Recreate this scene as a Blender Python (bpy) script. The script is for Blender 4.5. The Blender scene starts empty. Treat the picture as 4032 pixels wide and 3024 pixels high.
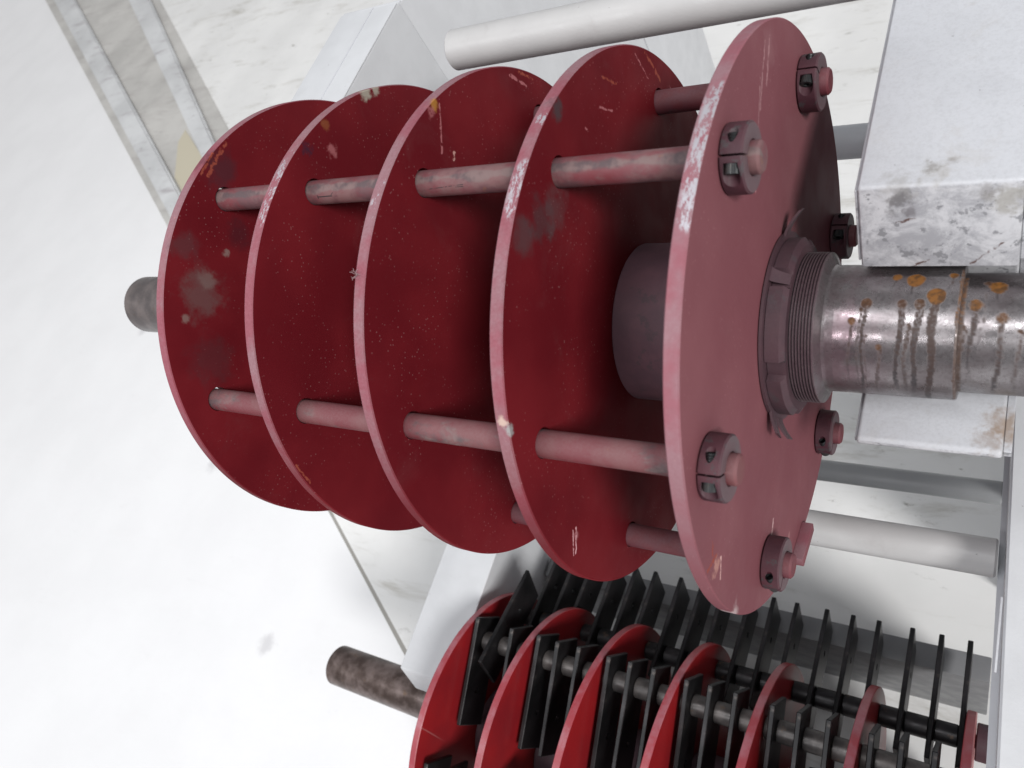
import bpy, bmesh, math, random
from mathutils import Vector, Matrix, noise
random.seed(7)
PI = math.pi
S = 0.25                     # one disc radius of the big rotor, in metres
FZ = 4.2                     # floor lies this many radii below the big rotor's axis
sc = bpy.context.scene

# ------------------------------------------------------------------ camera
CM = [[0.8380936726735913, 0.32383743191413655, -0.4390083296655623],
      [0.07561765114900118, -0.8659362969592194, -0.4944049963777275],
      [-0.5402600916773316, 0.38116092047822736, -0.7502235573753934]]
cpos = Vector((0.6987962, -1.5334150, 2.3837597))
cd = bpy.data.cameras.new('camera'); cam = bpy.data.objects.new('camera', cd)
sc.collection.objects.link(cam); sc.camera = cam
r_, d_, f_ = [Vector(v) for v in CM]
mw = Matrix((r_, -d_, -f_)).transposed().to_4x4()
mw.translation = Vector((cpos.x * S, cpos.y * S, (cpos.z + FZ) * S))
cam.matrix_world = mw
cd.sensor_width = 36; cd.lens = 3075.919 / 4032 * 36
cd.clip_start = 0.02; cd.clip_end = 200
cd.dof.use_dof = True; cd.dof.focus_distance = 0.80; cd.dof.aperture_fstop = 8.5

# ------------------------------------------------------------------ light
w = bpy.data.worlds.new('World'); sc.world = w; w.use_nodes = True
bg = w.node_tree.nodes['Background']
bg.inputs[0].default_value = (0.95, 0.965, 1.0, 1); bg.inputs[1].default_value = 0.31

def area(name, d, dist, sx, sy, power, col=(1, 1, 1)):
    l = bpy.data.lights.new(name, 'AREA'); l.shape = 'RECTANGLE'; l.size = sx; l.size_y = sy
    l.energy = power; l.color = col
    o = bpy.data.objects.new(name, l); sc.collection.objects.link(o)
    d = Vector(d).normalized()
    tgt = Vector((-0.25, -0.1, FZ * S))
    o.location = tgt + d * dist
    o.rotation_euler = d.to_track_quat('Z', 'Y').to_euler()
    return o
sl = bpy.data.lights.new('daylight_sun', 'SUN'); sl.energy = 2.6; sl.angle = math.radians(16); sl.color = (1.0, 0.985, 0.965)
so = bpy.data.objects.new('daylight_sun', sl); sc.collection.objects.link(so)
so.rotation_euler = Vector((1.0, -0.6, 0.95)).to_track_quat('Z', 'Y').to_euler()
area('ceiling_light', (-0.1, -0.15, 1.0), 4.2, 3.2, 0.3, 60, (0.97, 0.985, 1.0))
area('ceiling_light', (-0.55, -0.9, 1.2), 4.2, 3.2, 0.3, 60, (0.97, 0.985, 1.0))
sc.view_settings.view_transform = 'Standard'; sc.view_settings.look = 'None'
sc.view_settings.exposure = 0.12; sc.view_settings.gamma = 1.0
sc.render.engine = 'CYCLES'
sc.cycles.max_bounces = 8; sc.cycles.diffuse_bounces = 5; sc.cycles.glossy_bounces = 4

# ------------------------------------------------------------------ materials
class NT:
    """small helper for writing node trees"""
    def __init__(s, name):
        s.m = bpy.data.materials.new(name); s.m.use_nodes = True
        s.t = s.m.node_tree; s.b = s.t.nodes['Principled BSDF']
        s.co = s.t.nodes.new('ShaderNodeTexCoord').outputs['Object']
    def n(s, typ, **k):
        x = s.t.nodes.new(typ)
        for a, b in k.items(): setattr(x, a, b)
        return x
    def L(s, a, b):
        if hasattr(a, 'is_output') or hasattr(a, 'links'): s.t.links.new(a, b)
        else:
            if b.type == 'RGBA' and len(a) == 3: a = (*a, 1)
            b.default_value = a
    def mp(s, scale=(1, 1, 1), loc=(0, 0, 0), rot=(0, 0, 0), co=None):
        x = s.n('ShaderNodeMapping'); s.L(co or s.co, x.inputs[0])
        x.inputs['Scale'].default_value = scale; x.inputs['Location'].default_value = loc; x.inputs['Rotation'].default_value = rot
        return x.outputs[0]
    def noise(s, sc_=5, det=4, rough=.6, co=None, dist=0):
        x = s.n('ShaderNodeTexNoise'); s.L(co or s.co, x.inputs['Vector'])
        x.inputs['Scale'].default_value = sc_; x.inputs['Detail'].default_value = det
        x.inputs['Roughness'].default_value = rough; x.inputs['Distortion'].default_value = dist
        return x.outputs[0]
    def ramp(s, v, lo, hi, a=0.0, b=1.0):
        x = s.n('ShaderNodeMapRange', interpolation_type='SMOOTHSTEP'); s.L(v, x.inputs[0])
        for i, q in zip((1, 2, 3, 4), (lo, hi, a, b)): x.inputs[i].default_value = q
        return x.outputs[0]
    def math(s, op, a, b=0.0, c=None):
        x = s.n('ShaderNodeMath', operation=op); s.L(a, x.inputs[0]); s.L(b, x.inputs[1])
        if c is not None: s.L(c, x.inputs[2])
        return x.outputs[0]
    def mul(s, a, b): return s.math('MULTIPLY', a, b)
    def mix(s, f, a, b):
        x = s.n('ShaderNodeMix', data_type='RGBA'); s.L(f, x.inputs[0]); s.L(a, x.inputs[6]); s.L(b, x.inputs[7])
        return x.outputs[2]
    def xyz(s, co=None):
        x = s.n('ShaderNodeSeparateXYZ'); s.L(co or s.co, x.inputs[0]); return x.outputs
    def attr(s, name):
        x = s.n('ShaderNodeAttribute', attribute_name=name); return x.outputs['Fac']
    def nrm(s):
        g = s.n('ShaderNodeNewGeometry'); return s.xyz(g.outputs['Normal'])
    def bump(s, h, st=.3, dist=.0006):
        x = s.n('ShaderNodeBump'); x.inputs['Strength'].default_value = st; x.inputs['Distance'].default_value = dist
        s.L(h, x.inputs['Height']); s.L(x.outputs[0], s.b.inputs['Normal'])
    def spot(s, p, r, soft=.3, wob=.35, ns=60):
        """1 inside a ragged blob round the point p (object metres)"""
        v = s.n('ShaderNodeVectorMath', operation='DISTANCE'); s.L(s.co, v.inputs[0]); v.inputs[1].default_value = p
        d = s.math('ADD', v.outputs['Value'], s.mul(s.math('SUBTRACT', s.noise(ns, 3), .5), wob * r * 2))
        return s.ramp(d, r * (1 + soft * 1.6), r * (1 - soft * 1.6))
    def seg(s, a, b, wd, wob=1.0):
        """1 on a thin broken line between a and b"""
        a, b = Vector(a), Vector(b); ab = b - a
        v = s.n('ShaderNodeVectorMath', operation='SUBTRACT')
        nz = s.n('ShaderNodeTexNoise'); nz.inputs['Scale'].default_value = 150; s.L(s.co, nz.inputs['Vector'])
        off = s.n('ShaderNodeVectorMath', operation='MULTIPLY_ADD'); s.L(nz.outputs['Color'], off.inputs[0])
        off.inputs[1].default_value = (wd * 3 * wob,) * 3
        q = s.n('ShaderNodeVectorMath', operation='SUBTRACT'); s.L(s.co, q.inputs[0]); q.inputs[1].default_value = a + Vector((wd * 1.5 * wob,) * 3)
        s.L(q.outputs[0], off.inputs[2])
        dt = s.n('ShaderNodeVectorMath', operation='DOT_PRODUCT'); s.L(off.outputs[0], dt.inputs[0]); dt.inputs[1].default_value = ab / ab.length_squared
        t = s.n('ShaderNodeClamp'); s.L(dt.outputs['Value'], t.inputs[0])
        pr = s.n('ShaderNodeVectorMath', operation='SCALE'); pr.inputs[0].default_value = ab; s.L(t.outputs[0], pr.inputs['Scale'])
        d = s.n('ShaderNodeVectorMath', operation='DISTANCE'); s.L(off.outputs[0], d.inputs[0]); s.L(pr.outputs[0], d.inputs[1])
        return s.mul(s.ramp(d.outputs['Value'], wd, wd * .4), s.ramp(s.noise(220, 2), .35, .5))
    def out(s, col=None, rough=None, metal=None, spec=None):
        if col is not None: s.L(col, s.b.inputs['Base Color'])
        if rough is not None: s.L(rough, s.b.inputs['Roughness'])
        if metal is not None: s.L(metal, s.b.inputs['Metallic'])
        if spec is not None: s.L(spec, s.b.inputs['Specular IOR Level'])
        return s.m

RED = (0.112, 0.0065, 0.011); RED2 = (0.155, 0.011, 0.016)
PINK = (0.31, 0.12, 0.15); SILVER = (0.50, 0.48, 0.52)

def red_paint(name, X=0.0, scuffs=(), spots=(), lines=(), base=RED, base2=RED2, dusty=.55, rimdust=1.0):
    """matte red primer with settled dust; scuffs: (angle0, angle1) on the rim; spots: (p, r, colour, amount, wobble); lines: (a, b, w, colour)"""
    k = NT(name); x, y, z = k.xyz()
    big = k.noise(9, 3, .5)
    col = k.mix(k.ramp(big, .35, .68), base, base2)
    # fine dust specks stuck in the paint
    sp = k.n('ShaderNodeTexVoronoi'); k.L(k.mp((210, 210, 210)), sp.inputs['Vector']); sp.inputs['Scale'].default_value = 1
    dots = k.mul(k.ramp(sp.outputs['Distance'], .19, .09), k.ramp(k.noise(16, 3), .44, .62))
    col = k.mix(k.mul(dots, .22), col, (0.50, 0.30, 0.30))
    # smudges of grey dust
    sm = k.mul(k.ramp(k.noise(14, 5, .7, dist=.6), .56, .78), .12)
    col = k.mix(sm, col, (0.16, 0.08, 0.085))
    # dust that has settled on whatever looks upwards
    nx, ny, nz = k.nrm()
    up = k.ramp(nz, .05, .75)
    g = k.noise(420, 2, .7); d = k.mul(up, k.math('ADD', k.mul(g, .5), dusty - .1))
    col = k.mix(k.mul(d, rimdust), col, k.mix(k.ramp(k.noise(16, 4, .65), .4, .62), PINK, (0.31, 0.195, 0.22)))
    bare = None
    ang = k.math('ARCTAN2', z, y)
    rad = k.math('SQRT', k.math('ADD', k.mul(y, y), k.mul(z, z)))
    for (a0, a1, R, amt) in scuffs:
        a0, a1 = math.radians(a0), math.radians(a1)
        gate = k.mul(k.ramp(ang, a0 - .03, a0 + .05), k.ramp(ang, a1 + .03, a1 - .05))
        gate = k.mul(gate, k.ramp(rad, 1.0 * S - .0012, 1.0 * S - .0004)); gate = k.mul(gate, k.ramp(x, X - .040 * S, X - .012 * S, .35, 1.0))
        nn = k.math('ADD', k.noise(150, 7, .8, co=k.mp((2.0, .7, .7))), k.mul(k.noise(28, 3), .35)); fl = k.mul(k.ramp(nn, .80 - amt * .15, .84 - amt * .14), k.ramp(gate, .2, .6))
        bare = fl if bare is None else k.math('MAXIMUM', bare, fl)
    if bare is not None: col = k.mix(bare, col, SILVER)
    for (p, r, c, am, wb) in spots:
        col = k.mix(k.mul(k.spot([q * S for q in p], r * S, .35, wb, 70 if r > .03 else 160), am), col, c)
    for (a, b, wd, c) in lines:
        col = k.mix(k.seg([q * S for q in a], [q * S for q in b], wd * S), col, c)
    # faint random hair scratches
    wv = k.ramp(k.noise(60, 2, .5, co=k.mp((1, 1, .07), rot=(.5, 0, 0)), dist=.5), .80, .84)
    col = k.mix(k.mul(wv, .35), col, (0.5, 0.2, 0.2))
    k.bump(k.math('ADD', k.noise(600, 2), k.mul(k.noise(70, 3), .6)), .18, .0004)
    return k.out(col, k.ramp(k.noise(30, 3), .3, .7, .58, .70), k.mul(bare, .6) if bare is not None else 0.0, .09)

def pin_paint(name, base=(0.165, 0.05, 0.06), seed=0, grey=.5, marks=()):
    k = NT(name); nx, ny, nz = k.nrm(); v = k.mp((1, 1, 1), loc=(seed, seed * .7, 0))
    col = k.mix(k.ramp(k.noise(26, 3, .6, co=v), .4, .62), base, (0.15, 0.030, 0.038))
    ax, ay, az = k.xyz(); an = k.math('ARCTAN2', az, ay)
    wornm = k.ramp(k.noise(24, 5, .72, co=k.mp((.6, 1, 1), loc=(seed, 3, 1))), .62 - grey * .18, .74 - grey * .14)
    if grey > 1:
        wb = k.math('ADD', k.math('ABSOLUTE', k.math('SUBTRACT', an, math.radians(114))), k.mul(k.math('SUBTRACT', k.noise(40, 4), .5), 1.2))
        wornm = k.math('MAXIMUM', k.mul(wornm, .6), k.mul(k.ramp(wb, .55, .15), k.ramp(k.noise(90, 5, .8), .2, .5, .5, 1.0)))
    col = k.mix(k.mul(wornm, .85), col, k.mix(k.ramp(k.noise(50, 3, co=v), .4, .6), (0.065, 0.058, 0.062), (0.17, 0.125, 0.12)))
    col = k.mix(k.mul(k.ramp(k.noise(60, 3, co=v), .68, .76), .45), col, (0.30, 0.13, 0.05))
    for (a_, b_, w_) in marks:
        col = k.mix(k.seg([q * S for q in a_], [q * S for q in b_], w_ * S, .25), col, (0.018, 0.016, 0.018))
    d = k.mul(k.ramp(nz, .1, .8), k.math('ADD', k.mul(k.noise(500, 2), .5), .1))
    col = k.mix(k.mul(d, .35 if grey > 1 else .7), col, (0.22, 0.15, 0.16))
    k.bump(k.noise(500, 3), .3, .0005)
    return k.out(col, .62, spec=.3)

def dull_plum(name, f=1.0):
    k = NT(name); nx, ny, nz = k.nrm()
    col = k.mix(k.ramp(k.noise(30, 4), .35, .65), (0.048 * f, 0.023 * f, 0.031 * f), (0.068 * f, 0.031 * f, 0.040 * f))
    col = k.mix(k.mul(k.ramp(k.noise(45, 5, .7), .58, .66), .5), col, (0.05, 0.045, 0.05))
    d = k.mul(k.ramp(nz, .1, .9), k.math('ADD', k.mul(k.noise(520, 2), .45), .05))
    col = k.mix(k.mul(d, .7), col, (0.13, 0.085, 0.10))
    k.bump(k.noise(420, 3), .25, .0005)
    return k.out(col, .6)

def bare_steel(name):
    """ground shaft: steel with a pinkish haze, painted rust drops, runs and edge shading from vertex attributes"""
    k = NT(name); x, y, z = k.xyz()
    g = k.noise(420, 6, .8); big = k.noise(22, 4, .6)
    col = k.mix(k.ramp(big, .35, .7), (0.29, 0.27, 0.275), (0.165, 0.14, 0.145))
    col = k.mix(k.mul(k.ramp(g, .48, .62), .45), col, (0.12, 0.10, 0.10))
    col = k.mix(k.mul(k.ramp(x, .42 * S, .22 * S), k.mul(k.ramp(k.noise(30, 4), .35, .6), .35)), col, (0.26, 0.13, 0.17))
    st = k.attr('stain_shade'); ru = k.attr('rust'); hd = k.attr('drop')
    col = k.mix(k.mul(st, k.ramp(g, .2, .6, .6, .9)), col, (0.028, 0.023, 0.026))
    col = k.mix(k.mul(ru, k.ramp(k.noise(300, 3), .3, .55, .45, 1.0)), col, (0.040, 0.017, 0.010))
    col = k.mix(hd, col, k.mix(k.ramp(k.noise(160, 3), .4, .6), (0.19, 0.075, 0.012), (0.085, 0.036, 0.009)))
    thm = k.ramp(x, .156 * S, .148 * S)
    col = k.mix(k.mul(thm, .85), col, k.mix(k.ramp(g, .4, .65), (0.066, 0.036, 0.046), (0.105, 0.070, 0.078)))
    allr = k.math('MINIMUM', k.math('ADD', k.math('ADD', ru, hd), k.mul(st, .6)), 1.0)
    ro = k.math('ADD', k.ramp(k.noise(90, 4), .3, .7, .20, .38), k.mul(allr, .3))
    k.bump(k.math('ADD', k.noise(500, 3), k.mul(k.noise(900, 2, co=k.mp((4, .3, .3))), .4)), .12, .0003)
    return k.out(col, ro, k.math('SUBTRACT', .85, k.math('MINIMUM', k.math('ADD', k.mul(allr, .8), k.mul(thm, .6)), .85)))

def dark_steel(name, c1=(0.085, 0.062, 0.055), c2=(0.16, 0.12, 0.11), metal=.5, ro=.45):
    k = NT(name)
    col = k.mix(k.ramp(k.noise(28, 5, .65), .35, .68), c1, c2)
    col = k.mix(k.mul(k.ramp(k.noise(60, 4), .6, .74), .6), col, (0.14, 0.085, 0.05))
    k.bump(k.noise(300, 3), .2, .0005)
    return k.out(col, k.ramp(k.noise(40, 3), .3, .7, ro - .08, ro + .12), metal)

def hammer_steel(name):
    k = NT(name)
    col = k.mix(k.ramp(k.noise(20, 4), .35, .68), (0.011, 0.011, 0.012), (0.028, 0.026, 0.028))
    col = k.mix(k.mul(k.ramp(k.noise(50, 4), .62, .74), .5), col, (0.13, 0.11, 0.10))
    k.bump(k.noise(250, 3), .25, .0006)
    return k.out(col, .42, .55)

def white_paint(name, dirt=.3, base=(0.74, 0.75, 0.77), front=False, tint=(0.40, 0.38, 0.36)):
    k = NT(name); x, y, z = k.xyz()
    col = k.mix(k.ramp(k.noise(16, 4), .3, .7), base, tuple(c * .93 for c in base))
    sm = k.ramp(k.noise(26, 6, .7, dist=.4), .55, .74)
    col = k.mix(k.mul(sm, dirt), col, tint)
    sp = k.ramp(k.noise(120, 3, .6), .725, .76)
    col = k.mix(k.mul(sp, .5), col, (0.16, 0.15, 0.15))
    if front:
        col = k.mix(k.mul(k.ramp(k.noise(330, 5, .8), .45, .62), .16), col, (0.26, 0.255, 0.26))
        col = k.mix(k.mul(k.ramp(k.noise(38, 6, .75, dist=.5), .54, .76), .22), col, (0.34, 0.33, 0.325))
    if front:      # the hand-worn nose of the near arm
        nx, ny, nz = k.nrm()
        fr = k.ramp(nz, .75, .4)                         # 1 on the sloping nose
        c2 = k.mix(k.ramp(k.noise(34, 8, .78, co=k.mp((1, .6, 1.3)), dist=.4), .40, .62), (0.50, 0.50, 0.52), (0.27, 0.27, 0.29))
        c2 = k.mix(k.mul(k.ramp(k.noise(90, 4, .65), .57, .64), .85), c2, (0.13, 0.13, 0.14))
        c2 = k.mix(k.mul(k.ramp(k.noise(48, 5, .6, co=k.mp((.5, 1, 1.4), rot=(0, .7, 0))), .63, .68), .7), c2, (0.15, 0.145, 0.15))
        col = k.mix(k.mul(fr, .85), col, c2)
        for (p, r, c, am, wb) in (((.47, .235, .47), .035, (0.36, 0.345, 0.33), .6, 1.8), ((.455, .25, .47), .02, (0.20, 0.19, 0.18), .6, 2.6),
                                  ((.37, .19, .465), .035, (0.30, 0.29, 0.28), .5, 2.2), ((.50, .27, .47), .015, (0.22, 0.20, 0.18), .7, 1.5),
                                  ((.645, .165, .42), .035, (0.24, 0.225, 0.19), .6, 2.2), ((.59, .18, .45), .022, (0.22, 0.21, 0.21), .6, 2.4),
                                  ((.37, .17, .42), .024, (0.12, 0.115, 0.12), .8, 2.2), ((.395, .165, .40), .018, (0.14, 0.13, 0.14), .8, 1.5),
                                  ((.645, -.26, -.212), .035, (0.24, 0.19, 0.16), .55, 2.2), ((.69, -.20, -.212), .05, (0.24, 0.17, 0.12), .8, 1.3)):
            col = k.mix(k.mul(k.spot([q * S for q in p], r * S, .45, wb, 130), am), col, c)
        for (a, b) in (((.56, .105, .22), (.64, .13, .29)), ((.41, .10, .215), (.45, .105, .235)), ((.36, .15, .36), (.42, .155, .375))):
            col = k.mix(k.seg([q * S for q in a], [q * S for q in b], .006 * S), col, (0.10, 0.06, 0.055))
    k.bump(k.math('ADD', k.noise(320, 3), k.mul(k.noise(26, 4), .8)), .22, .0007)
    return k.out(col, k.ramp(k.noise(30, 3), .3, .7, .36, .55))

def floor_mat(name, base, dirt, tint, streak=0.0, cloud=.06, lo=.52, hi=.76):
    k = NT(name)
    col = k.mix(k.ramp(k.noise(3.0, 4), .3, .7), base, tuple(c * (1 - cloud) for c in base))
    rot = (0, 0, .59)
    st = k.ramp(k.noise(9, 6, .72, co=k.mp((.35, 1.6, 1), rot=rot), dist=.5), lo, hi)
    col = k.mix(k.mul(st, streak), col, tint)
    fine = k.mul(k.ramp(k.noise(30, 5, .7, co=k.mp((.5, 1.3, 1), rot=rot), dist=.3), .60, .74), k.ramp(k.noise(2.2, 3), .42, .6))
    col = k.mix(k.mul(fine, dirt), col, tuple(c * .6 for c in tint))
    if name == 'white_floor':
        for p_ in ((-11.5, 2.2, 0), (-5.9, -1.6, 0), (-8.2, .2, 0)):
            col = k.mix(k.mul(k.spot([p_[0] * S, p_[1] * S, -FZ * S], .022, .5, 1.6, 30), .45), col, (0.40, 0.39, 0.41))
    k.bump(k.math('ADD', k.noise(60, 5), k.mul(k.noise(9, 4), 1.5)), .15, .002)
    return k.out(col, .5)

# ------------------------------------------------------------------ mesh helpers (all lengths in disc radii, scaled to metres on build)
col_main = sc.collection
def tag(o, label=None, cat=None, group=None, kind=None):
    if label: o['label'] = label
    if cat: o['category'] = cat
    if group: o['group'] = group
    if kind: o['kind'] = kind
    return o
def empty(name, loc):
    o = bpy.data.objects.new(name, None); col_main.objects.link(o)
    o.location = (loc[0] * S, loc[1] * S, (loc[2] + FZ) * S); o.empty_display_size = .05
    return o
def build(name, bm, mat, parent=None, sharp=32, raw=False):
    if not raw: bmesh.ops.scale(bm, vec=(S, S, S), verts=bm.verts)
    bm.normal_update()
    for f in bm.faces: f.smooth = True
    th = math.radians(sharp)
    for e in bm.edges:
        if len(e.link_faces) == 2: e.smooth = e.calc_face_angle(0) < th
    me = bpy.data.meshes.new(name); bm.to_mesh(me); bm.free()
    for m in (mat if isinstance(mat, (list, tuple)) else [mat]): me.materials.append(m)
    o = bpy.data.objects.new(name, me); col_main.objects.link(o)
    if parent: o.parent = parent
    return o
def lathe(bm, prof, seg=64, close=True, y=0, z=0, caps=True):
    """turn (x, r) points round the X axis"""
    rings = []
    for (x, r) in prof:
        if r < 1e-6: rings.append([bm.verts.new((x, y, z))]); continue
        rings.append([bm.verts.new((x, y + r * math.cos(2 * PI * i / seg), z + r * math.sin(2 * PI * i / seg))) for i in range(seg)])
    for a, b in zip(rings, rings[1:]):
        if len(a) == 1 and len(b) == 1: continue
        for i in range(seg):
            j = (i + 1) % seg
            if len(a) == 1: bm.faces.new((a[0], b[i], b[j]))
            elif len(b) == 1: bm.faces.new((a[i], b[0], a[j]))
            else: bm.faces.new((a[i], b[i], b[j], a[j]))
    if caps:
        if len(rings[0]) > 1: bm.faces.new(rings[0])
        if len(rings[-1]) > 1: bm.faces.new(rings[-1][::-1])
    return bm
def fixn(bm):
    bmesh.ops.recalc_face_normals(bm, faces=bm.faces); return bm
def rod(x0, x1, r, seg=40, ch=.006):
    bm = bmesh.new(); lathe(bm, [(x0, r - ch), (x0 + ch, r), (x1 - ch, r), (x1, r - ch)], seg); return fixn(bm)
def prism(pts, x0, x1, bev=0.0, seg=2):
    """extrude a YZ outline along X"""
    bm = bmesh.new()
    a = [bm.verts.new((x0, y, z)) for y, z in pts]; b = [bm.verts.new((x1, y, z)) for y, z in pts]
    n = len(pts); bm.faces.new(a); bm.faces.new(b[::-1])
    for i in range(n): bm.faces.new((a[i], a[(i + 1) % n], b[(i + 1) % n], b[i]))
    fixn(bm)
    if bev: bmesh.ops.bevel(bm, geom=bm.edges[:], offset=bev, segments=seg, affect='EDGES', profile=.6)
    return bm
def boxbm(x0, x1, y0, y1, z0, z1, bev=0.0, seg=2): return prism([(y0, z0), (y1, z0), (y1, z1), (y0, z1)], x0, x1, bev, seg)
def boolean(o, cutters, op='DIFFERENCE'):
    for c in cutters:
        c.parent = o
        m = o.modifiers.new('b', 'BOOLEAN'); m.operation = op; m.object = c; m.solver = 'EXACT'
    dg = bpy.context.evaluated_depsgraph_get(); dg.update()
    me = bpy.data.meshes.new_from_object(o.evaluated_get(dg)); o.modifiers.clear()
    me.name = o.name; old = o.data; o.data = me
    for c in cutters: bpy.data.objects.remove(c)
    bm = bmesh.new(); bm.from_mesh(me); bm.normal_update()
    for e in bm.edges:
        if len(e.link_faces) == 2: e.smooth = e.calc_face_angle(0) < math.radians(32)
    for f in bm.faces: f.smooth = True
    bm.to_mesh(me); bm.free()
    return o
def mesh_copy(src, parent, loc=None, rx=None):
    o = src.copy(); col_main.objects.link(o); o.parent = parent
    if loc is not None: o.location = [v * S for v in loc]
    if rx is not None: o.rotation_euler = (rx, 0, 0)
    return o

# ================================================================== big rotor
T = .045; XS = [-2.12694, -1.59406, -1.05816, -.52526, 0.0]
RP = .8378; RPIN = .0454; PH = math.radians(90.57)
pins = [(RP * math.cos(PH + k * PI / 3), RP * math.sin(PH + k * PI / 3), PH + k * PI / 3) for k in (0, 1, -1, 2, 3, 4)]
rotor = empty('hammer_mill_rotor', (0, 0, 0))
tag(rotor, 'bare hammer mill rotor with five big dark red discs on the upper white arms', 'rotor')

def xyzf(x, a, r): a = math.radians(a); return (x, r * math.cos(a), r * math.sin(a))
OR = (0.27, 0.06, 0.04); PALE = (0.50, 0.27, 0.24); GREY = (0.13, 0.085, 0.095); ROSE = (0.36, 0.12, 0.13)
dm = []
dm.append(red_paint('red_paint_first_disc', X=XS[0] * S, scuffs=[(60, 70, .25, .2)],
    spots=[(xyzf(XS[0], 118.8, .83), .085, (0.13, 0.07, 0.07), .7, 1.2), (xyzf(XS[0], 115, .80), .035, (0.20, 0.15, 0.14), .45, 1.3), (xyzf(XS[0], 105, .74), .014, (0.26, 0.21, 0.19), .6, 1.4),
           (xyzf(XS[0], 85, .93), .07, (0.05, 0.022, 0.03), .6, 1.0), (xyzf(XS[0], 97, .72), .055, (0.045, 0.014, 0.02), .5, 1.0), (xyzf(XS[0], 126, .90), .016, (0.26, 0.21, 0.19), .5, 1.4),
           (xyzf(XS[0], 139, .80), .09, (0.06, 0.03, 0.035), .35, 1.2), (xyzf(XS[0], 108, .93), .05, (0.07, 0.05, 0.055), .4, 1.2)],
    lines=[(xyzf(XS[0], 79, .985), xyzf(XS[0], 89, .96), .010, OR), (xyzf(XS[0], 84, .995), xyzf(XS[0], 90, .985), .008, OR)]))
dm.append(red_paint('red_paint_second_disc', X=XS[1] * S, scuffs=[(86, 106, .25, .75)],
    spots=[(xyzf(XS[1], 78, .883), .022, ROSE, .75, 1.6), (xyzf(XS[1], 84.2, .965), .02, (0.05, 0.015, 0.03), .9, 1.6), (xyzf(XS[1], 59.7, .991), .028, (0.33, 0.30, 0.25), .95, 1.2), (xyzf(XS[1], 56, .995), .02, (0.33, 0.30, 0.25), .9, 1.2), (xyzf(XS[1], 76, .975), .018, (0.24, 0.08, 0.03), .6, 1.6)],
    lines=[(xyzf(XS[1], 160, .99), xyzf(XS[1], 166, .985), .006, OR)]))
dm.append(red_paint('red_paint_third_disc', X=XS[2] * S, scuffs=[(97, 106, .25, .35)],
    spots=[(xyzf(XS[2], 75.6, .985), .018, (0.42, 0.20, 0.04), .8, 1.4), (xyzf(XS[2], 77.5, .975), .016, ROSE, .8, 1.6)],
    lines=[(xyzf(XS[2], 74, .97), xyzf(XS[2], 80.2, .84), .006, ROSE), (xyzf(XS[2], 76, .80), xyzf(XS[2], 77.5, .785), .007, PALE),
           (xyzf(XS[2], 45, .97), xyzf(XS[2], 38, .94), .008, ROSE), (xyzf(XS[2], 41, .985), xyzf(XS[2], 35, .975), .008, OR)]))
dm.append(red_paint('red_paint_fourth_disc', X=XS[3] * S, scuffs=[(84, 89, .25, .2), (95.5, 107, .25, .95)],
    spots=[(xyzf(XS[3], 102.7, .86), .06, (0.06, 0.042, 0.047), .55, 1.3), (xyzf(XS[3], 98, .80), .06, (0.10, 0.07, 0.075), .4, 1.3), (xyzf(XS[3], 108, .93), .05, (0.075, 0.055, 0.06), .6, .9),
           (xyzf(XS[3], 82.3, .97), .03, (0.06, 0.045, 0.05), .85, 1.0), (xyzf(XS[3], 142, .999), .018, (0.30, 0.29, 0.29), .95, 1.6), (xyzf(XS[3] - .02, 140.5, 1.0), .015, (0.50, 0.36, 0.31), .95, 1.6),
           (xyzf(XS[3], 179, .89), .013, (0.45, 0.20, 0.22), .6, 1.8)],
    lines=[(xyzf(XS[3], 177.5, .87), xyzf(XS[3], 181, .94), .006, (0.66, 0.36, 0.38)), (xyzf(XS[3], 176.5, .885), xyzf(XS[3], 180.5, .955), .004, (0.66, 0.36, 0.38)), (xyzf(XS[3], 62, .92), xyzf(XS[3], 56, .88), .006, OR),
           (xyzf(XS[3], 40, .99), xyzf(XS[3], 31, .92), .010, OR), (xyzf(XS[3], 45, .97), xyzf(XS[3], 38, .90), .004, ROSE), (xyzf(XS[3], 66, .84), xyzf(XS[3], 60, .80), .005, ROSE),
           (xyzf(XS[3], 25, .93), xyzf(XS[3], 18, .90), .005, ROSE), (xyzf(XS[3], 75, .83), xyzf(XS[3], 74, .81), .006, ROSE)]))
dm.append(red_paint('red_paint_front_disc', scuffs=[(83, 110, .25, 1.0)], dusty=.5,
    base=(0.180, 0.062, 0.074), base2=(0.205, 0.076, 0.088),
    spots=[((0, -.926, .127), .022, (0.50, 0.27, 0.22), .6, 2.4), (xyzf(-.02, 190, 1.0), .035, (0.45, 0.36, 0.36), .8, 1.4),
           (xyzf(0, 232, .86), .012, (0.40, 0.22, 0.22), .6, 1.6), ((0, .50, .78), .05, (0.26, 0.13, 0.14), .35, 1.2)],
    lines=[((0, -.90, .15), (0, -.96, .19), .008, OR), ((0, -.89, .10), (0, -.945, .06), .005, (0.75, 0.48, 0.45)), ((0, -.91, .18), (0, -.88, .21), .006, OR), ((0, .52, .80), (0, .40, .72), .008, (0.34, 0.18, 0.19)),
           ((0, .47, .82), (0, .30, .72), .007, (0.32, 0.17, 0.18)), ((0, .36, .78), (0, .20, .66), .006, (0.30, 0.16, 0.17)), ((0, -.74, .36), (0, -.69, .33), .004, OR), ((0, -.70, .42), (0, -.64, .38), .003, OR),
           ((0, .17, .64), (0, .10, .585), .005, (0.5, 0.25, 0.26)), ((0, -.62, -.42), (0, -.57, -.40), .007, (0.6, 0.4, 0.4)), ((0, -.66, -.45), (0, -.64, -.44), .007, (0.6, 0.4, 0.4))]))
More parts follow.
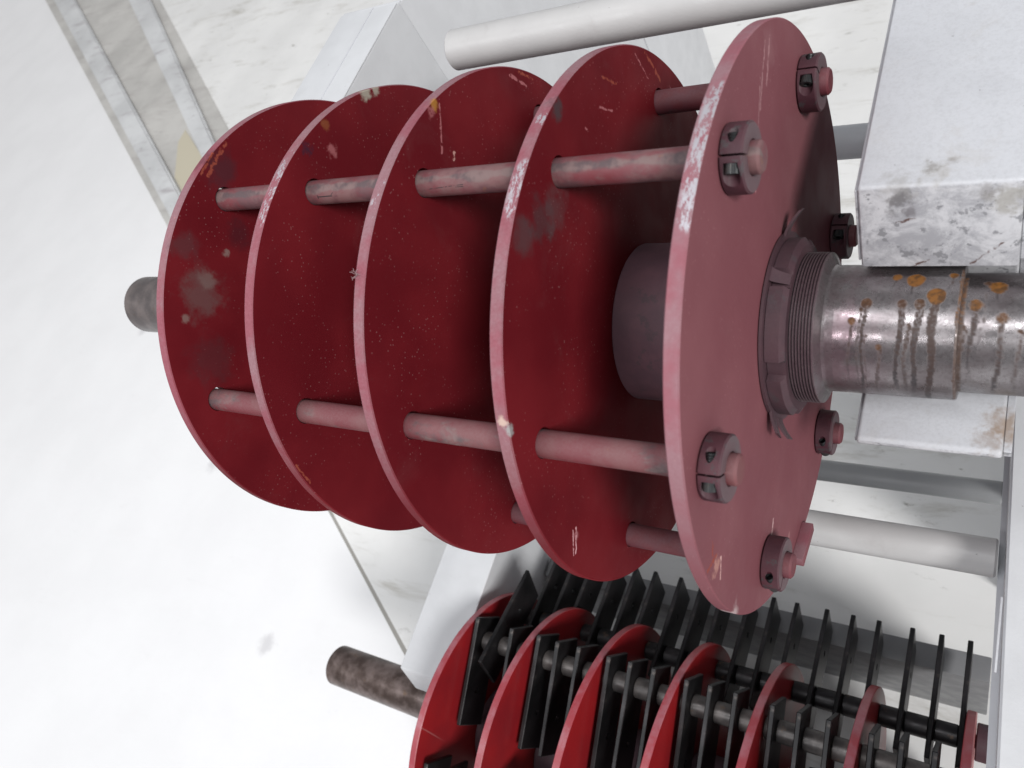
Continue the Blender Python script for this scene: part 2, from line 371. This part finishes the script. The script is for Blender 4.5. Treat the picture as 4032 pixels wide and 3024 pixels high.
INK = [(xyzf(-1.5415, 148, RPIN), xyzf(-1.5415, 164, RPIN), .0028), (xyzf(-1.5415, 156, RPIN), xyzf(-1.468, 155, RPIN), .0030), (xyzf(-1.460, 141, RPIN), xyzf(-1.470, 150, RPIN), .0022),
       (xyzf(-1.008, 158, RPIN), xyzf(-.865, 149, RPIN), .0016), (xyzf(-.905, 158, RPIN), xyzf(-.866, 157, RPIN), .0016)]
M_pin = [pin_paint('worn_pin_paint', seed=0, grey=1.3, marks=INK), pin_paint('pink_pin_paint', base=(0.165, 0.058, 0.062), seed=4, grey=.45), pin_paint('dull_pin_paint', base=(0.13, 0.038, 0.05), seed=9, grey=.1)]
M_plum = dull_plum('dull_plum_paint')
M_hub = dull_plum('lightened_sleeve_plum', 2.2)  # plum brightened to stand in for light missing between the discs
M_steel = bare_steel('ground_shaft_steel')
M_stub = dark_steel('dark_shaft_end', (0.12, 0.105, 0.105), (0.20, 0.17, 0.165), .6, .42)
M_black = dark_steel('black_oxide_screw', (0.03, 0.032, 0.034), (0.055, 0.058, 0.06), .7, .38)

# discs with real holes
for i, x in enumerate(XS):
    bm = bmesh.new(); c = .004; hb = T
    lathe(bm, [(x - T, 0), (x - T, 1 - c), (x - T + c, 1), (x - c, 1), (x, 1 - c), (x, 0)], 256); fixn(bm)
    d = build('disc', bm, dm[i], rotor)
    cs = []
    for (py, pz, a) in pins:
        cb = bmesh.new(); lathe(cb, [(x - T - .1, .0505), (x + .1, .0505)], 32, y=py + .001, z=pz + .003); fixn(cb)
        cs.append(build('cut', cb, dm[i]))
    boolean(d, cs)
# sleeve between the two front discs
build('hub_sleeve', rod(XS[3] + .0005, XS[4] - T - .0005, .2996, 128, .004), M_hub, rotor)
# tie rods
for k, (py, pz, a) in enumerate(pins):
    o = build('tie_rod', rod(XS[0] - .10, .0945, RPIN, 40, .007), M_pin[(0, 1, 2, 2, 2, 2)[k]], rotor)
    o.location = (0, py * S, pz * S)
# split clamping collar with threaded hole and socket screw
cb = bmesh.new(); rc, ri = .096, .0475; w0, w1 = .003, .067
lathe(cb, [(w0, ri), (w0, rc - .004), (w0 + .004, rc), (w1 - .005, rc), (w1, rc - .005), (w1, ri + .002), (w1 - .002, ri), (w0, ri)], 96, caps=False)
bmesh.ops.remove_doubles(cb, verts=cb.verts, dist=1e-6); fixn(cb)
def plum_collar():
    k = NT('collar_paint'); nx, ny, nz = k.nrm()
    oi = k.n('ShaderNodeObjectInfo'); mv = k.n('ShaderNodeVectorMath', operation='ADD'); k.L(k.co, mv.inputs[0]); k.L(oi.outputs['Location'], mv.inputs[1]); v = mv.outputs[0]
    col = k.mix(k.ramp(k.noise(30, 4, co=v), .35, .65), (0.050, 0.017, 0.025), (0.078, 0.024, 0.033))
    col = k.mix(k.ramp(k.noise(65, 5, .72, co=v), .55, .60), col, (0.05, 0.042, 0.046))
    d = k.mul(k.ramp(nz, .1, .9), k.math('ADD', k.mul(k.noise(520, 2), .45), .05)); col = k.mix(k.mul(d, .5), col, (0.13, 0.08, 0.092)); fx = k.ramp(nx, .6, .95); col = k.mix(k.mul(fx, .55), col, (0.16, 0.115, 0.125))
    k.bump(k.noise(420, 3), .25, .0005)
    return k.out(col, .58, spec=.3)
M_col = plum_collar()
collar0 = build('clamp_collar', cb, M_col, rotor)
def cyl_between(p0, p1, r, seg=32):
    bm = bmesh.new(); p0, p1 = Vector(p0), Vector(p1); d = (p1 - p0)
    bmesh.ops.create_cone(bm, cap_ends=True, segments=seg, radius1=r, radius2=r, depth=d.length)
    bmesh.ops.transform(bm, matrix=Matrix.Translation((p0 + p1) / 2) @ d.to_track_quat('Z', 'Y').to_matrix().to_4x4(), verts=bm.verts)
    return bm
# local frame: the slit lies at angle 0 (the +Y side); the screw runs along Z through y = .074
xm = (w0 + w1) / 2; ys = .0735
slit = build('cut', boxbm(w0 - .02, w1 + .02, .03, .13, -.0032, .0032), M_col)
thr = build('cut', cyl_between((xm, ys + .003, .010), (xm, ys + .003, -.13), .0135), M_col)
pock = build('cut', cyl_between((xm, ys + .006, .020), (xm, ys + .006, .13), .0235), M_col)
boolean(collar0, [slit, thr, pock])
bm = cyl_between((xm, ys, .0205), (xm, ys, .047), .0195, 48)
for i, v in enumerate(sorted(bm.verts, key=lambda v: (round(v.co.z, 4), math.atan2(v.co.y - ys, v.co.x - xm)))):
    if i % 2: v.co.x = xm + (v.co.x - xm) * .94; v.co.y = ys + (v.co.y - ys) * .94
screw0 = build('socket_screw', bm, M_black, collar0, sharp=15)
hx = build('cut', cyl_between((xm, ys, .035), (xm, ys, .06), .0105, 6), M_black); boolean(screw0, [hx])
bm = bmesh.new()
for i in range(5): 
    t_ = bmesh.ops.create_cone(bm, cap_ends=False, segments=24, radius1=.0133, radius2=.0112, depth=.004, matrix=Matrix.Translation((xm, ys + .003, -.020 - i * .008)))
    t_ = bmesh.ops.create_cone(bm, cap_ends=False, segments=24, radius1=.0112, radius2=.0133, depth=.004, matrix=Matrix.Translation((xm, ys + .003, -.024 - i * .008)))
bmesh.ops.create_cone(bm, cap_ends=True, segments=24, radius1=.0110, radius2=.0110, depth=.03, matrix=Matrix.Translation((xm, ys + .003, -.020)))
thread0 = build('threaded_end', bm, M_black, collar0)
slits = [128, 128, 108, 176, 176, 100]
for k, (py, pz, a) in enumerate(pins):
    src = collar0 if k == 0 else collar0.copy()
    if k: col_main.objects.link(src); src.parent = rotor
    src.location = (0, py * S, pz * S); src.rotation_euler = (math.radians(slits[k]), 0, 0)
    if k:
        for ch in (screw0, thread0):
            c2 = ch.copy(); col_main.objects.link(c2); c2.parent = src
# lock washer with bent tabs
bm = bmesh.new(); lathe(bm, [(.004, .20), (.004, .330), (.014, .330), (.014, .20)], 128, caps=False)
bm.faces.ensure_lookup_table(); fixn(bm)
wash = build('lock_washer', bm, M_plum, rotor)
def tab(a, out, lift, wd, bend=0.0, r0=.322):
    """a tongue of the washer at angle a, length out, rising lift along +X"""
    bm = bmesh.new(); n = 5; L0 = []; t = .009
    for i in range(n + 1):
        u = i / n; x = .009 + lift * u ** 1.5; r = r0 + out * u - bend * u * u
        for sx in (-1, 1):
            for tx in (0, 1):
                L0.append(bm.verts.new((x + t * tx, r, sx * wd / 2 * (1 - .25 * u))))
    for i in range(n):
        a0, b0 = L0[4 * i:4 * i + 4], L0[4 * i + 4:4 * i + 8]
        for (p, q) in ((0, 1), (1, 3), (3, 2), (2, 0)): bm.faces.new((a0[p], a0[q], b0[q], b0[p]))
    bm.faces.new(L0[:2] + [L0[3], L0[2]]); bm.faces.new((L0[-4], L0[-3], L0[-1], L0[-2])); fixn(bm)
    o = build('washer_tab', bm, M_plum, wash); o.rotation_euler = (math.radians(a), 0, 0); return o
tab(50, .085, .050, .06); tab(190, .075, .030, .075); tab(205, .070, .045, .065)
# locknut: ring with six notches
bm = bmesh.new(); R0, R1 = .308, .262; n0, n1 = .016, .075; N_ = 216
def nut_r(i):
    a = (i / N_ * 360 - 91.7) % 60; a = a if a < 30 else a - 60
    return R0 - (.026 if abs(a) < 6.2 else 0)
prof = []
rings = []
for (x, rr) in ((n0, 'i'), (n0, 'o'), (n1 - .014, 'o'), (n1, 'c'), (n1, 'i')):
    ring = []
    for i in range(N_):
        a = 2 * PI * i / N_; r = nut_r(i)
        r = {'i': R1 - .01, 'o': r, 'c': min(r, R0 - .022)}[rr] if x != n1 or rr != 'i' else R1 - .004
        ring.append(bm.verts.new((x, r * math.cos(a), r * math.sin(a))))
    rings.append(ring)
for a, b in zip(rings, rings[1:]):
    for i in range(N_):
        j = (i + 1) % N_; bm.faces.new((a[i], b[i], b[j], a[j]))
fixn(bm); build('locknut', bm, M_plum, rotor, sharp=25)
tabn = tab(91.7, -.035, .055, .052, r0=.325)
# shaft: threads, journal with rust and shading attributes, step
def dripmask():
    D = []   # (x, head angle, head radius, tail length deg, tail width, orange)
    D += [(.256, 116, .012, 42, .006, .55), (.280, 106, .008, 60, .004, .1), (.293, 100, .017, 70, .007, .35), (.337, 137, .011, 46, .007, .35), (.300, 128, .005, 60, .003, .1),
          (.393, 100, .015, 62, .010, .25), (.367, 72, .015, 10, .004, .8), (.440, 100, .017, 64, .012, .35), (.420, 75, .027, 14, .006, .9), (.482, 92, .027, 100, .013, .85),
          (.415, 118, .007, 60, .008, .1), (.520, 69, .013, 14, .006, .8)]
    D += [(.584, 96, .019, 50, .008, .75), (.560, 118, .006, 60, .006, .1), (.654, 108, .016, 66, .009, .4), (.636, 75, .024, 12, .008, .9), (.70, 120, .008, 60, .006, .2), (.61, 70, .012, 60, .003, .2), (.76, 100, .016, 60, .008, .4)]
    return D
DR = dripmask()
def stain_shade_at(x, ang, r):
    drop = rust = st = 0.0
    nz = noise.noise(Vector((x * 60, ang * .12, 3.0))); nz2 = noise.noise(Vector((x * 160, ang * .35, 9.0)))
    for (x0, a0, hr, tl, tw, org) in DR:
        if abs(x - x0) > .05: continue
        dy = math.radians(ang - a0) * r
        dx = x - x0
        dd = math.hypot(dx, dy * (1.0 if dy < 0 else .8)) + nz * .003
        h = max(0.0, min(1.0, (hr - dd) / .003))
        if h > 0:
            drop = max(drop, h * min(1.0, max(.12, (org - .15) * 1.4))); rust = max(rust, h)
        if 0 < ang - a0 < tl * 1.6:
            u = (ang - a0) / tl
            xc = x0 + nz * .004 + .004 * math.sin(ang * .09 + x0 * 40) - .006 * u
            ww = tw * (1.0 - .25 * u + .35 * nz2)
            q = max(0.0, min(1.0, (ww - abs(x - xc)) / .003))
            if u < 1:
                pat = 1.0 if nz2 > -.1 - .5 * (hr > .02) else .35
                rust = max(rust, q * pat * (1 - u) ** .4 * .95)
            st = max(st, q * min(1, u * 2.2) * (.55 + .45 * (hr > .014)) * (1 if u < 1.1 else max(0, (1.6 - u) / .5)))
    if abs(x - .548) < .009 + .004 * nz and 60 < ang < 200:
        rust = max(rust, .8); drop = max(drop, .6 if nz2 > .0 and ang < 115 else .1)
    st = max(st, .55 * max(0, min(1, (abs(ang - 122) - 52) / 20)) * (.7 + .5 * nz))  # shading painted in, growing towards both edges of the visible side
    return drop, rust, min(1, st)
def shaft_mesh():
    bm = bmesh.new(); prof = []
    prof += [(.062, .250)]
    x = .070
    for i in range(8):
        prof += [(x + .0010, .2575), (x + .0038, .2575), (x + .0062, .2485), (x + .0084, .2485)]; x += .0096
    prof += [(x, .2560), (x + .004, .2560), (x + .009, .243), (x + .017, .226), (x + .021, .2155), (x + .030, .2133)]
    xa = x + .030
    n = 110
    for i in range(1, n + 1): prof.append((xa + (.541 - xa) * i / n, .2133))
    prof += [(.5455, .2105), (.547, .187)]
    for i in range(1, 75): prof.append((.547 + .50 * i / 74, .1865))
    segA = 300; rings = []
    a0, a1 = math.radians(-180), math.radians(180)
    dl = bm.verts.layers.float.new('drop'); rl = bm.verts.layers.float.new('rust'); sl = bm.verts.layers.float.new('stain_shade')
    # denser on the side that shows
    angs = []
    A = 20.0
    while A < 215: angs.append(A); A += .62
    while A < 380: angs.append(A); A += 3.0
    for (x, r) in prof:
        ring = []
        for A in angs:
            a = math.radians(A); v = bm.verts.new((x, r * math.cos(a), r * math.sin(a)))
            if x > .2 and A < 216: v[dl], v[rl], v[sl] = stain_shade_at(x, A, r)
            if x < .150: v[sl] = .95
            elif x <= .2: v[sl] = .35
            ring.append(v)
        rings.append(ring)
    m = len(angs)
    for a, b in zip(rings, rings[1:]):
        for i in range(m):
            j = (i + 1) % m; bm.faces.new((a[i], b[i], b[j], a[j]))
    fixn(bm); return bm
shaft = build('shaft', shaft_mesh(), M_steel, rotor, sharp=35)
build('shaft_core', fixn(lathe(bmesh.new(), [(XS[0] - .35, .19), (XS[0] - .3, .205), (.05, .205), (.05, .19)], 64)), M_plum, rotor)
build('shaft_end', rod(-3.8024, XS[0] - .30, .1686, 64, .01), M_stub, rotor)
# a wisp of lint caught on the rim of the third disc
k = NT('grey_lint'); k.out((0.26, 0.17, 0.18), .9); M_lint = k.m
bm = bmesh.new(); lr = random.Random(3); lp = xyzf(XS[2] - .03, 116, 1.003)
for i in range(11):
    p = Vector(lp); d = Vector((lr.uniform(-1, .3), lr.uniform(-1, 1), lr.uniform(0, 1))).normalized(); pts = [p.copy()]
    for j in range(5):
        d = (d + Vector([lr.uniform(-.7, .7) for _ in range(3)])).normalized(); p = p + d * .0055; pts.append(p.copy())
    for a_, b_ in zip(pts, pts[1:]):
        n_ = (b_ - a_).cross(Vector((.3, .5, .8))).normalized() * .0009; n2 = (b_ - a_).cross(n_).normalized() * .0009
        q = [[bm.verts.new(c_ + v_) for v_ in (n_, n2, -n_, -n2)] for c_ in (a_, b_)]
        for m_ in range(4): bm.faces.new((q[0][m_], q[0][(m_ + 1) % 4], q[1][(m_ + 1) % 4], q[1][m_]))
lint = build('lint_wisp', bm, M_lint); lint.location = (0, 0, FZ * S)
tag(lint, 'tiny wisp of pale lint caught on the rim of the third red disc', 'lint')
# balance weight welded by the rim
bm = boxbm(.0, .045, -.095, .095, -.022, .022, .004)
bw = build('balance_weight', bm, dm[4], rotor)
bw.location = (0, -.50 * S, -.845 * S); bw.rotation_euler = (math.radians(-31 + 12), 0, 0)

# ================================================================== second rotor with hammers
Y2, Z2, R2, T2 = -1.5443, -2.842, .9, .0443
X2 = [-2.1632, -1.7024, -1.2241, -.7461, -.2814, .1905, .6613]
rot2 = empty('hammer_mill_rotor', (0, Y2, Z2))
tag(rot2, 'lower hammer mill rotor with seven brighter red discs and rows of black swinging hammers', 'rotor')
def bright_red(name, seed):
    k = NT(name); nx, ny, nz = k.nrm(); v = k.mp(loc=(seed, seed * 2, seed))
    col = k.mix(k.ramp(k.noise(9, 3, co=v), .35, .68), (0.30, 0.012, 0.015), (0.22, 0.012, 0.017))
    col = k.mix(k.mul(k.ramp(k.noise(30, 3, co=k.mp((1, 1, .12), rot=(.7 + seed, 0, 0)), dist=.8), .70, .76), .4), col, (0.5, 0.28, 0.27))
    up = k.ramp(nz, .1, .8)
    pat = k.ramp(k.noise(20, 5, .7, co=v), .38, .66)
    col = k.mix(k.mul(up, k.ramp(pat, 0, 1, .5, .75)), col, k.mix(pat, (0.34, 0.085, 0.11), (0.36, 0.15, 0.18)))
    k.bump(k.noise(300, 3), .2, .0005)
    return k.out(col, .38)
M_r2 = [bright_red('bright_red_paint', 0), bright_red('dusty_bright_red_paint', 3)]
for i, x in enumerate(X2):
    bm = bmesh.new(); c = .004
    lathe(bm, [(x - T2, .155), (x - T2, R2 - c), (x - T2 + c, R2), (x - c, R2), (x, R2 - c), (x, .155)], 192, caps=False); fixn(bm)
    build('disc', bm, M_r2[i % 2], rot2)
M_core = dark_steel('greased_black_steel', (0.016, 0.015, 0.017), (0.032, 0.028, 0.030), .5, .42)
M_brown = dark_steel('brown_rusty_shaft', (0.075, 0.052, 0.045), (0.20, 0.155, 0.145), .55, .36)
M_hub2 = dull_plum('hub_plum')
bm = bmesh.new(); lathe(bm, [(-3.699, .140), (-3.685, .1533), (-2.72, .1533), (-2.71, .168), (-2.15, .168), (-2.14, .15)], 64); fixn(bm)
build('shaft_end', bm, M_brown, rot2)
build('shaft', rod(-2.15, .9, .152, 48), M_core, rot2)
for i in range(6): build('hub_sleeve', rod(X2[i] + .001, X2[i + 1] - T2 - .001, .27, 64, .01), M_hub2, rot2)
M_ham = hammer_steel('black_hammer_steel')
M_rod2 = dark_steel('spacer_steel', (0.05, 0.045, 0.045), (0.13, 0.115, 0.11), .45, .40)
# one hammer: flat bar hung on the rod near one end, a second hole further out
hb = bmesh.new(); LT = .027
hmr = build('swinging_hammer', prism([(-.20, -.13), (.475, -.13), (.505, .13), (-.20, .13)], -LT / 2, LT / 2, .004, 1), M_ham, rot2)
boolean(hmr, [build('cut', cyl_between((-.1, .27, 0), (.1, .27, 0), .020, 20), M_ham)])
rows = [(4, -10, .02, (.27, .62, .955)), (53, 198, .03, (.12, .43, .76)), (126, 200, .04, (.12, .43, .76)), (178, 215, .05, (.30, .6, .88)), (293, -75, .2, (.2, .5, .8))]
PR = .754; first = True
rnd = random.Random(5)
tilt_over = {(1, 0, 1): -217, (2, 1, 1): 25}
for ri_, (pa, ha, jit, fr) in enumerate(rows):
    a = math.radians(pa); py, pz = PR * math.cos(a), PR * math.sin(a)
    o = build('hammer_rod', rod(X2[0] - .11, X2[-1] + .10, .036, 24), M_core, rot2); o.location = (0, py * S, pz * S)
    for g in range(6):
        xa, xb = X2[g], X2[g + 1] - T2
        cuts = [xa]
        for j, q in enumerate(fr):
            x = xa + (xb - xa) * q
            x = min(x, xb - LT / 2 - .001)
            h = hmr if first else hmr.copy()
            if not first: col_main.objects.link(h); h.parent = rot2
            first = False
            h.location = (x * S, py * S, pz * S)
            slide = .05 if ri_ in (1, 2, 3) and (ri_, g, j) not in tilt_over else 0.0
            th = ha + rnd.uniform(-1, 1) * 60 * jit * (1 if ri_ else .6) + tilt_over.get((ri_, g, j), 0)
            h.rotation_euler = (math.radians(th), 0, 0)
            h.location.y += slide * S * math.cos(math.radians(th)); h.location.z += slide * S * math.sin(math.radians(th))
            cuts += [x - LT / 2, x + LT / 2]
        cuts.append(xb)
        for j in range(0, len(cuts), 2):
            c0, c1 = cuts[j] + .001, cuts[j + 1] - .001
            if c1 - c0 > .02:
                s_ = build('spacer_ring', rod(c0, c1, .060, 24, .006), M_rod2 if ri_ in (1, 2) else M_core, rot2)
                s_.location = (0, py * S, pz * S)
# end collar on the visible rod of row 0
o = build('clamp_collar', rod(X2[-1] + .004, X2[-1] + .075, .098, 40), M_plum, rot2)
o.location = (0, PR * math.cos(math.radians(4)) * S, PR * math.sin(math.radians(4)) * S)

# ================================================================== the white rack
rack = empty('storage_rack', (0, 1.6, -FZ))
tag(rack, 'white painted steel rack whose arms carry the two red rotors', 'rack')
def rk(name, bm, mat, parent=None):
    o = build(name, bm, mat, parent or rack)
    if not parent: o.location = (0, -1.6 * S, FZ * S)
    return o
M_near = white_paint('worn_white_arm', .35, (0.50, 0.51, 0.54), front=True)
M_w = white_paint('clean_white_paint', .08, (0.55, 0.56, 0.58))
M_pipe = white_paint('grey_white_pipe_paint', .22, (0.46, 0.455, 0.455), tint=(0.30, 0.27, 0.27))
M_pipe2 = white_paint('pipe_primer', .10, (0.50, 0.51, 0.54))
M_pipe3 = white_paint('shaded_pipe_paint', .15, (0.36, 0.37, 0.38))  # shade on the lower crossbar put into its base colour
M_beam = white_paint('shaded_beam_paint', .2, (0.17, 0.172, 0.18), tint=(0.155, 0.155, 0.16))  # rack paint darkened, the rotor's shadow put into the colour
def arm(x0, x1, dy, dz, ytail, mat, lip=True):
    """arm seen from the side: flat top, sloping nose, a slot for the shaft, a lip under it"""
    pts = [(ytail, .478), (.188, .478), (.098, .208), (.225, .208), (.225, -.2145)]
    if lip: pts += [(-.298, -.2145), (-.312, -.232), (-.300, -.25), (.0, -.50)]
    else: pts += [(.225, -.46)]
    pts += [(.35, -.62), (ytail, -.62)]
    return prism([(y + dy, z + dz) for y, z in pts], x0, x1, .012, 3)
A1 = rk('support_arm', arm(.2585, .681, 0, 0, 1.75, M_near), M_near); A1['label'] = 'worn white arm with chipped nose under the near shaft'
# thin sheet edge standing off each cheek
ck = prism([(1.75, .462), (.192, .462), (.115, .225), (.240, .225), (.240, -.228), (-.288, -.228), (-.296, -.245), (.0, -.49), (.35, -.60), (1.75, -.60)], .250, .2575, .002, 1)
rk('side_plate', ck, M_near, None)
ck = prism([(1.75, .462), (.192, .462), (.115, .225), (.240, .225), (.240, -.228), (-.288, -.228), (-.296, -.245), (.0, -.49), (.35, -.60), (1.75, -.60)], .682, .705, .002, 1)
rk('side_plate', ck, M_near, None)
rk('support_arm', arm(-2.74, -2.30, 0, 0, 1.72, M_w), M_w)
rk('support_arm', arm(-2.76, -2.32, -1.61, -2.828, 2.2, M_w, lip=False), M_w)
rk('web_panel', boxbm(-2.335, -2.303, 1.72, 4.15, -4.19, .46, .004), M_w)
rk('web_panel', boxbm(-2.335, -2.303, 4.17, 5.4, -4.19, .46, .004), M_w)
rk('post', boxbm(-2.73, -2.31, .62, 1.70, -4.195, -.64, .012), M_w)
rk('fold_seam', boxbm(-2.486, -2.480, .25, 1.715, .4775, .4805, .001), M_pipe2)
rk('end_cap', boxbm(-2.735, -2.305, 1.721, 1.745, .30, .470, .004), M_w)
# seam strips welded on the top of the far arm
rk('weld_strip', prism([(.25, .479), (1.70, .479), (1.70, .486), (.25, .486)], -2.312, -2.300, .001, 1), M_w)
def pipe(x0, x1, y, z, r, mat):
    bm = rod(x0, x1, r, 64, .008); bmesh.ops.translate(bm, verts=bm.verts, vec=(0, y, z)); return rk('crossbar', bm, mat)
PT = pipe(-1.61, 2.2, 1.117, .537, .090, M_pipe)
pipe(-2.3, .700, 1.41, -.55, .080, M_pipe2)
pipe(-2.3, .685, .55, -2.54, .068, M_pipe3)
pipe(-2.3, .690, -.287, -1.248, .080, M_pipe)
rk('base_beam', boxbm(-2.3, .705, -.408, -.26, -4.19, -3.10, .01), M_beam)
def poly_prism(pts, z0, z1, bev=0.0):
    bm = bmesh.new(); a = [bm.verts.new((x, y, z0)) for x, y in pts]; b = [bm.verts.new((x, y, z1)) for x, y in pts]
    n = len(pts); bm.faces.new(a[::-1]); bm.faces.new(b)
    for i in range(n): bm.faces.new((a[i], a[(i + 1) % n], b[(i + 1) % n], b[i]))
    fixn(bm)
    if bev: bmesh.ops.bevel(bm, geom=bm.edges[:], offset=bev, segments=2, affect='EDGES')
    return bm
rk('side_beam', poly_prism([(.694, .45), (.750, -1.30), (.785, -2.3), (1.9, -2.3), (1.9, .45)], -1.30, -1.0, .008), M_w)
rk('beam_flange', poly_prism([(.676, .45), (.720, -1.30), (.750, -2.3), (1.8, -2.3), (1.8, .45)], -1.345, -1.303, .004), M_pipe2)
rk('weld_bead', boxbm(.712, .720, -.80, -.52, -1.0, -.992, .002), M_near)
rk('post', boxbm(.75, 1.6, .46, 1.7, -4.195, -.64, .012), M_w)

# ================================================================== floor
def struct(name, bm, mat, kind='structure'):
    o = build(name, bm, mat); o['kind'] = kind; o.location = (0, 0, FZ * S); return o
M_floor = floor_mat('white_floor', (0.77, 0.772, 0.785), .10, (0.64, 0.63, 0.63), .10, .04)
M_slab = floor_mat('dirty_white_slab', (0.75, 0.75, 0.745), .85, (0.33, 0.31, 0.26), .7, .10, .50, .78)
bm = bmesh.new(); q = 400
for v in ((-q, -q), (q, -q), (q, q), (-q, q)): bm.verts.new((v[0], v[1], -FZ))
bm.faces.new(bm.verts); struct('floor', bm, M_floor)
struct('floor_slab', poly_prism([(-28.5, 15.3), (-12.8, 4.65), (-5.78, -.05), (-4.16, -1.16), (2.0, -5.2), (9, -6), (30, 10), (10, 60), (-40, 60)], -FZ - .02, -FZ + .035, .01), M_slab)

M_joint = floor_mat('joint_dirt', (0.30, 0.29, 0.27), .5, (0.2, 0.19, 0.17), .4)
struct('floor_joint', poly_prism([(-12.8, 4.60), (-5.78, -.10), (-4.16, -1.22), (2.0, -5.26), (2.0, -5.19), (-4.16, -1.155), (-5.78, -.045), (-12.8, 4.655)], -FZ + .002, -FZ + .012), M_joint)

def raw_strip(name, pts, z0, z1, mat, label, bev=.0): 
    o = build(name, poly_prism(pts, z0, z1, bev), mat); o.location = (0, 0, FZ * S); return o
M_rail = floor_mat('grey_rail_paint', (0.62, 0.63, 0.64), .9, (0.28, 0.25, 0.265), .75, .2, .52, .74)
M_band = floor_mat('beige_band', (0.53, 0.52, 0.50), .7, (0.33, 0.31, 0.30), .7, .2, .46, .76)
M_band['x'] = 1
tr = empty('door_track', (-20, 11, -FZ + .03))
tag(tr, 'scuffed grey metal track with two raised rails running over the floor, top left', 'track')
def trk(name, pts, z0, z1, mat, bev):
    o = build(name, poly_prism(pts, z0, z1, bev), mat, tr); o.location = (20 * S, -11 * S, (FZ - .03) * S); return o
def ext(a, b, t): return (a[0] + (b[0] - a[0]) * t, a[1] + (b[1] - a[1]) * t)
a0, a1 = (-28.2, 14.93), (-12.74, 4.52); b0, b1 = (-25.45, 14.16), (-12.87, 5.28); c0, c1 = (-24.46, 13.89), (-12.95, 5.5)
d0, d1 = (-21.45, 13.04), (-13.17, 6.41); e0, e1 = (-20.07, 12.66), (-12.84, 6.61); g0, g1 = (-19.6, 12.52), (-12.64, 6.87)
F = lambda p, q, s0=-.25, s1=1.25: (ext(p, q, s0), ext(p, q, s1))
def band(p0, p1, q0, q1, s1=1.15):
    A_, B_ = F(p0, p1, -.25, s1); C_, D_ = F(q0, q1, -.25, s1); return [A_, B_, D_, C_]
z = -FZ + .036
trk('track_bed', band(a0, a1, g0, g1), z, z + .03, M_band, .0)
trk('outer_rail', band((-27.3, 14.68), (-12.78, 4.75), b0, b1), z + .031, z + .16, M_rail, .04)
trk('inner_rail', band(d0, d1, e0, e1), z + .031, z + .16, M_rail, .04)
k = NT('yellow_tape'); k.out((0.50, 0.46, 0.36), .5); M_tape = k.m
tp = build('tape_patch', poly_prism([(-13.99, 6.93), (-13.95, 6.58), (-13.26, 5.58), (-12.67, 5.15), (-12.3, 5.3), (-12.3, 6.1), (-12.86, 6.13)], z + .032, z + .040), M_tape)
tp.location = (0, 0, FZ * S); tag(tp, 'pale yellow triangular patch between the two rails of the track', 'tape')
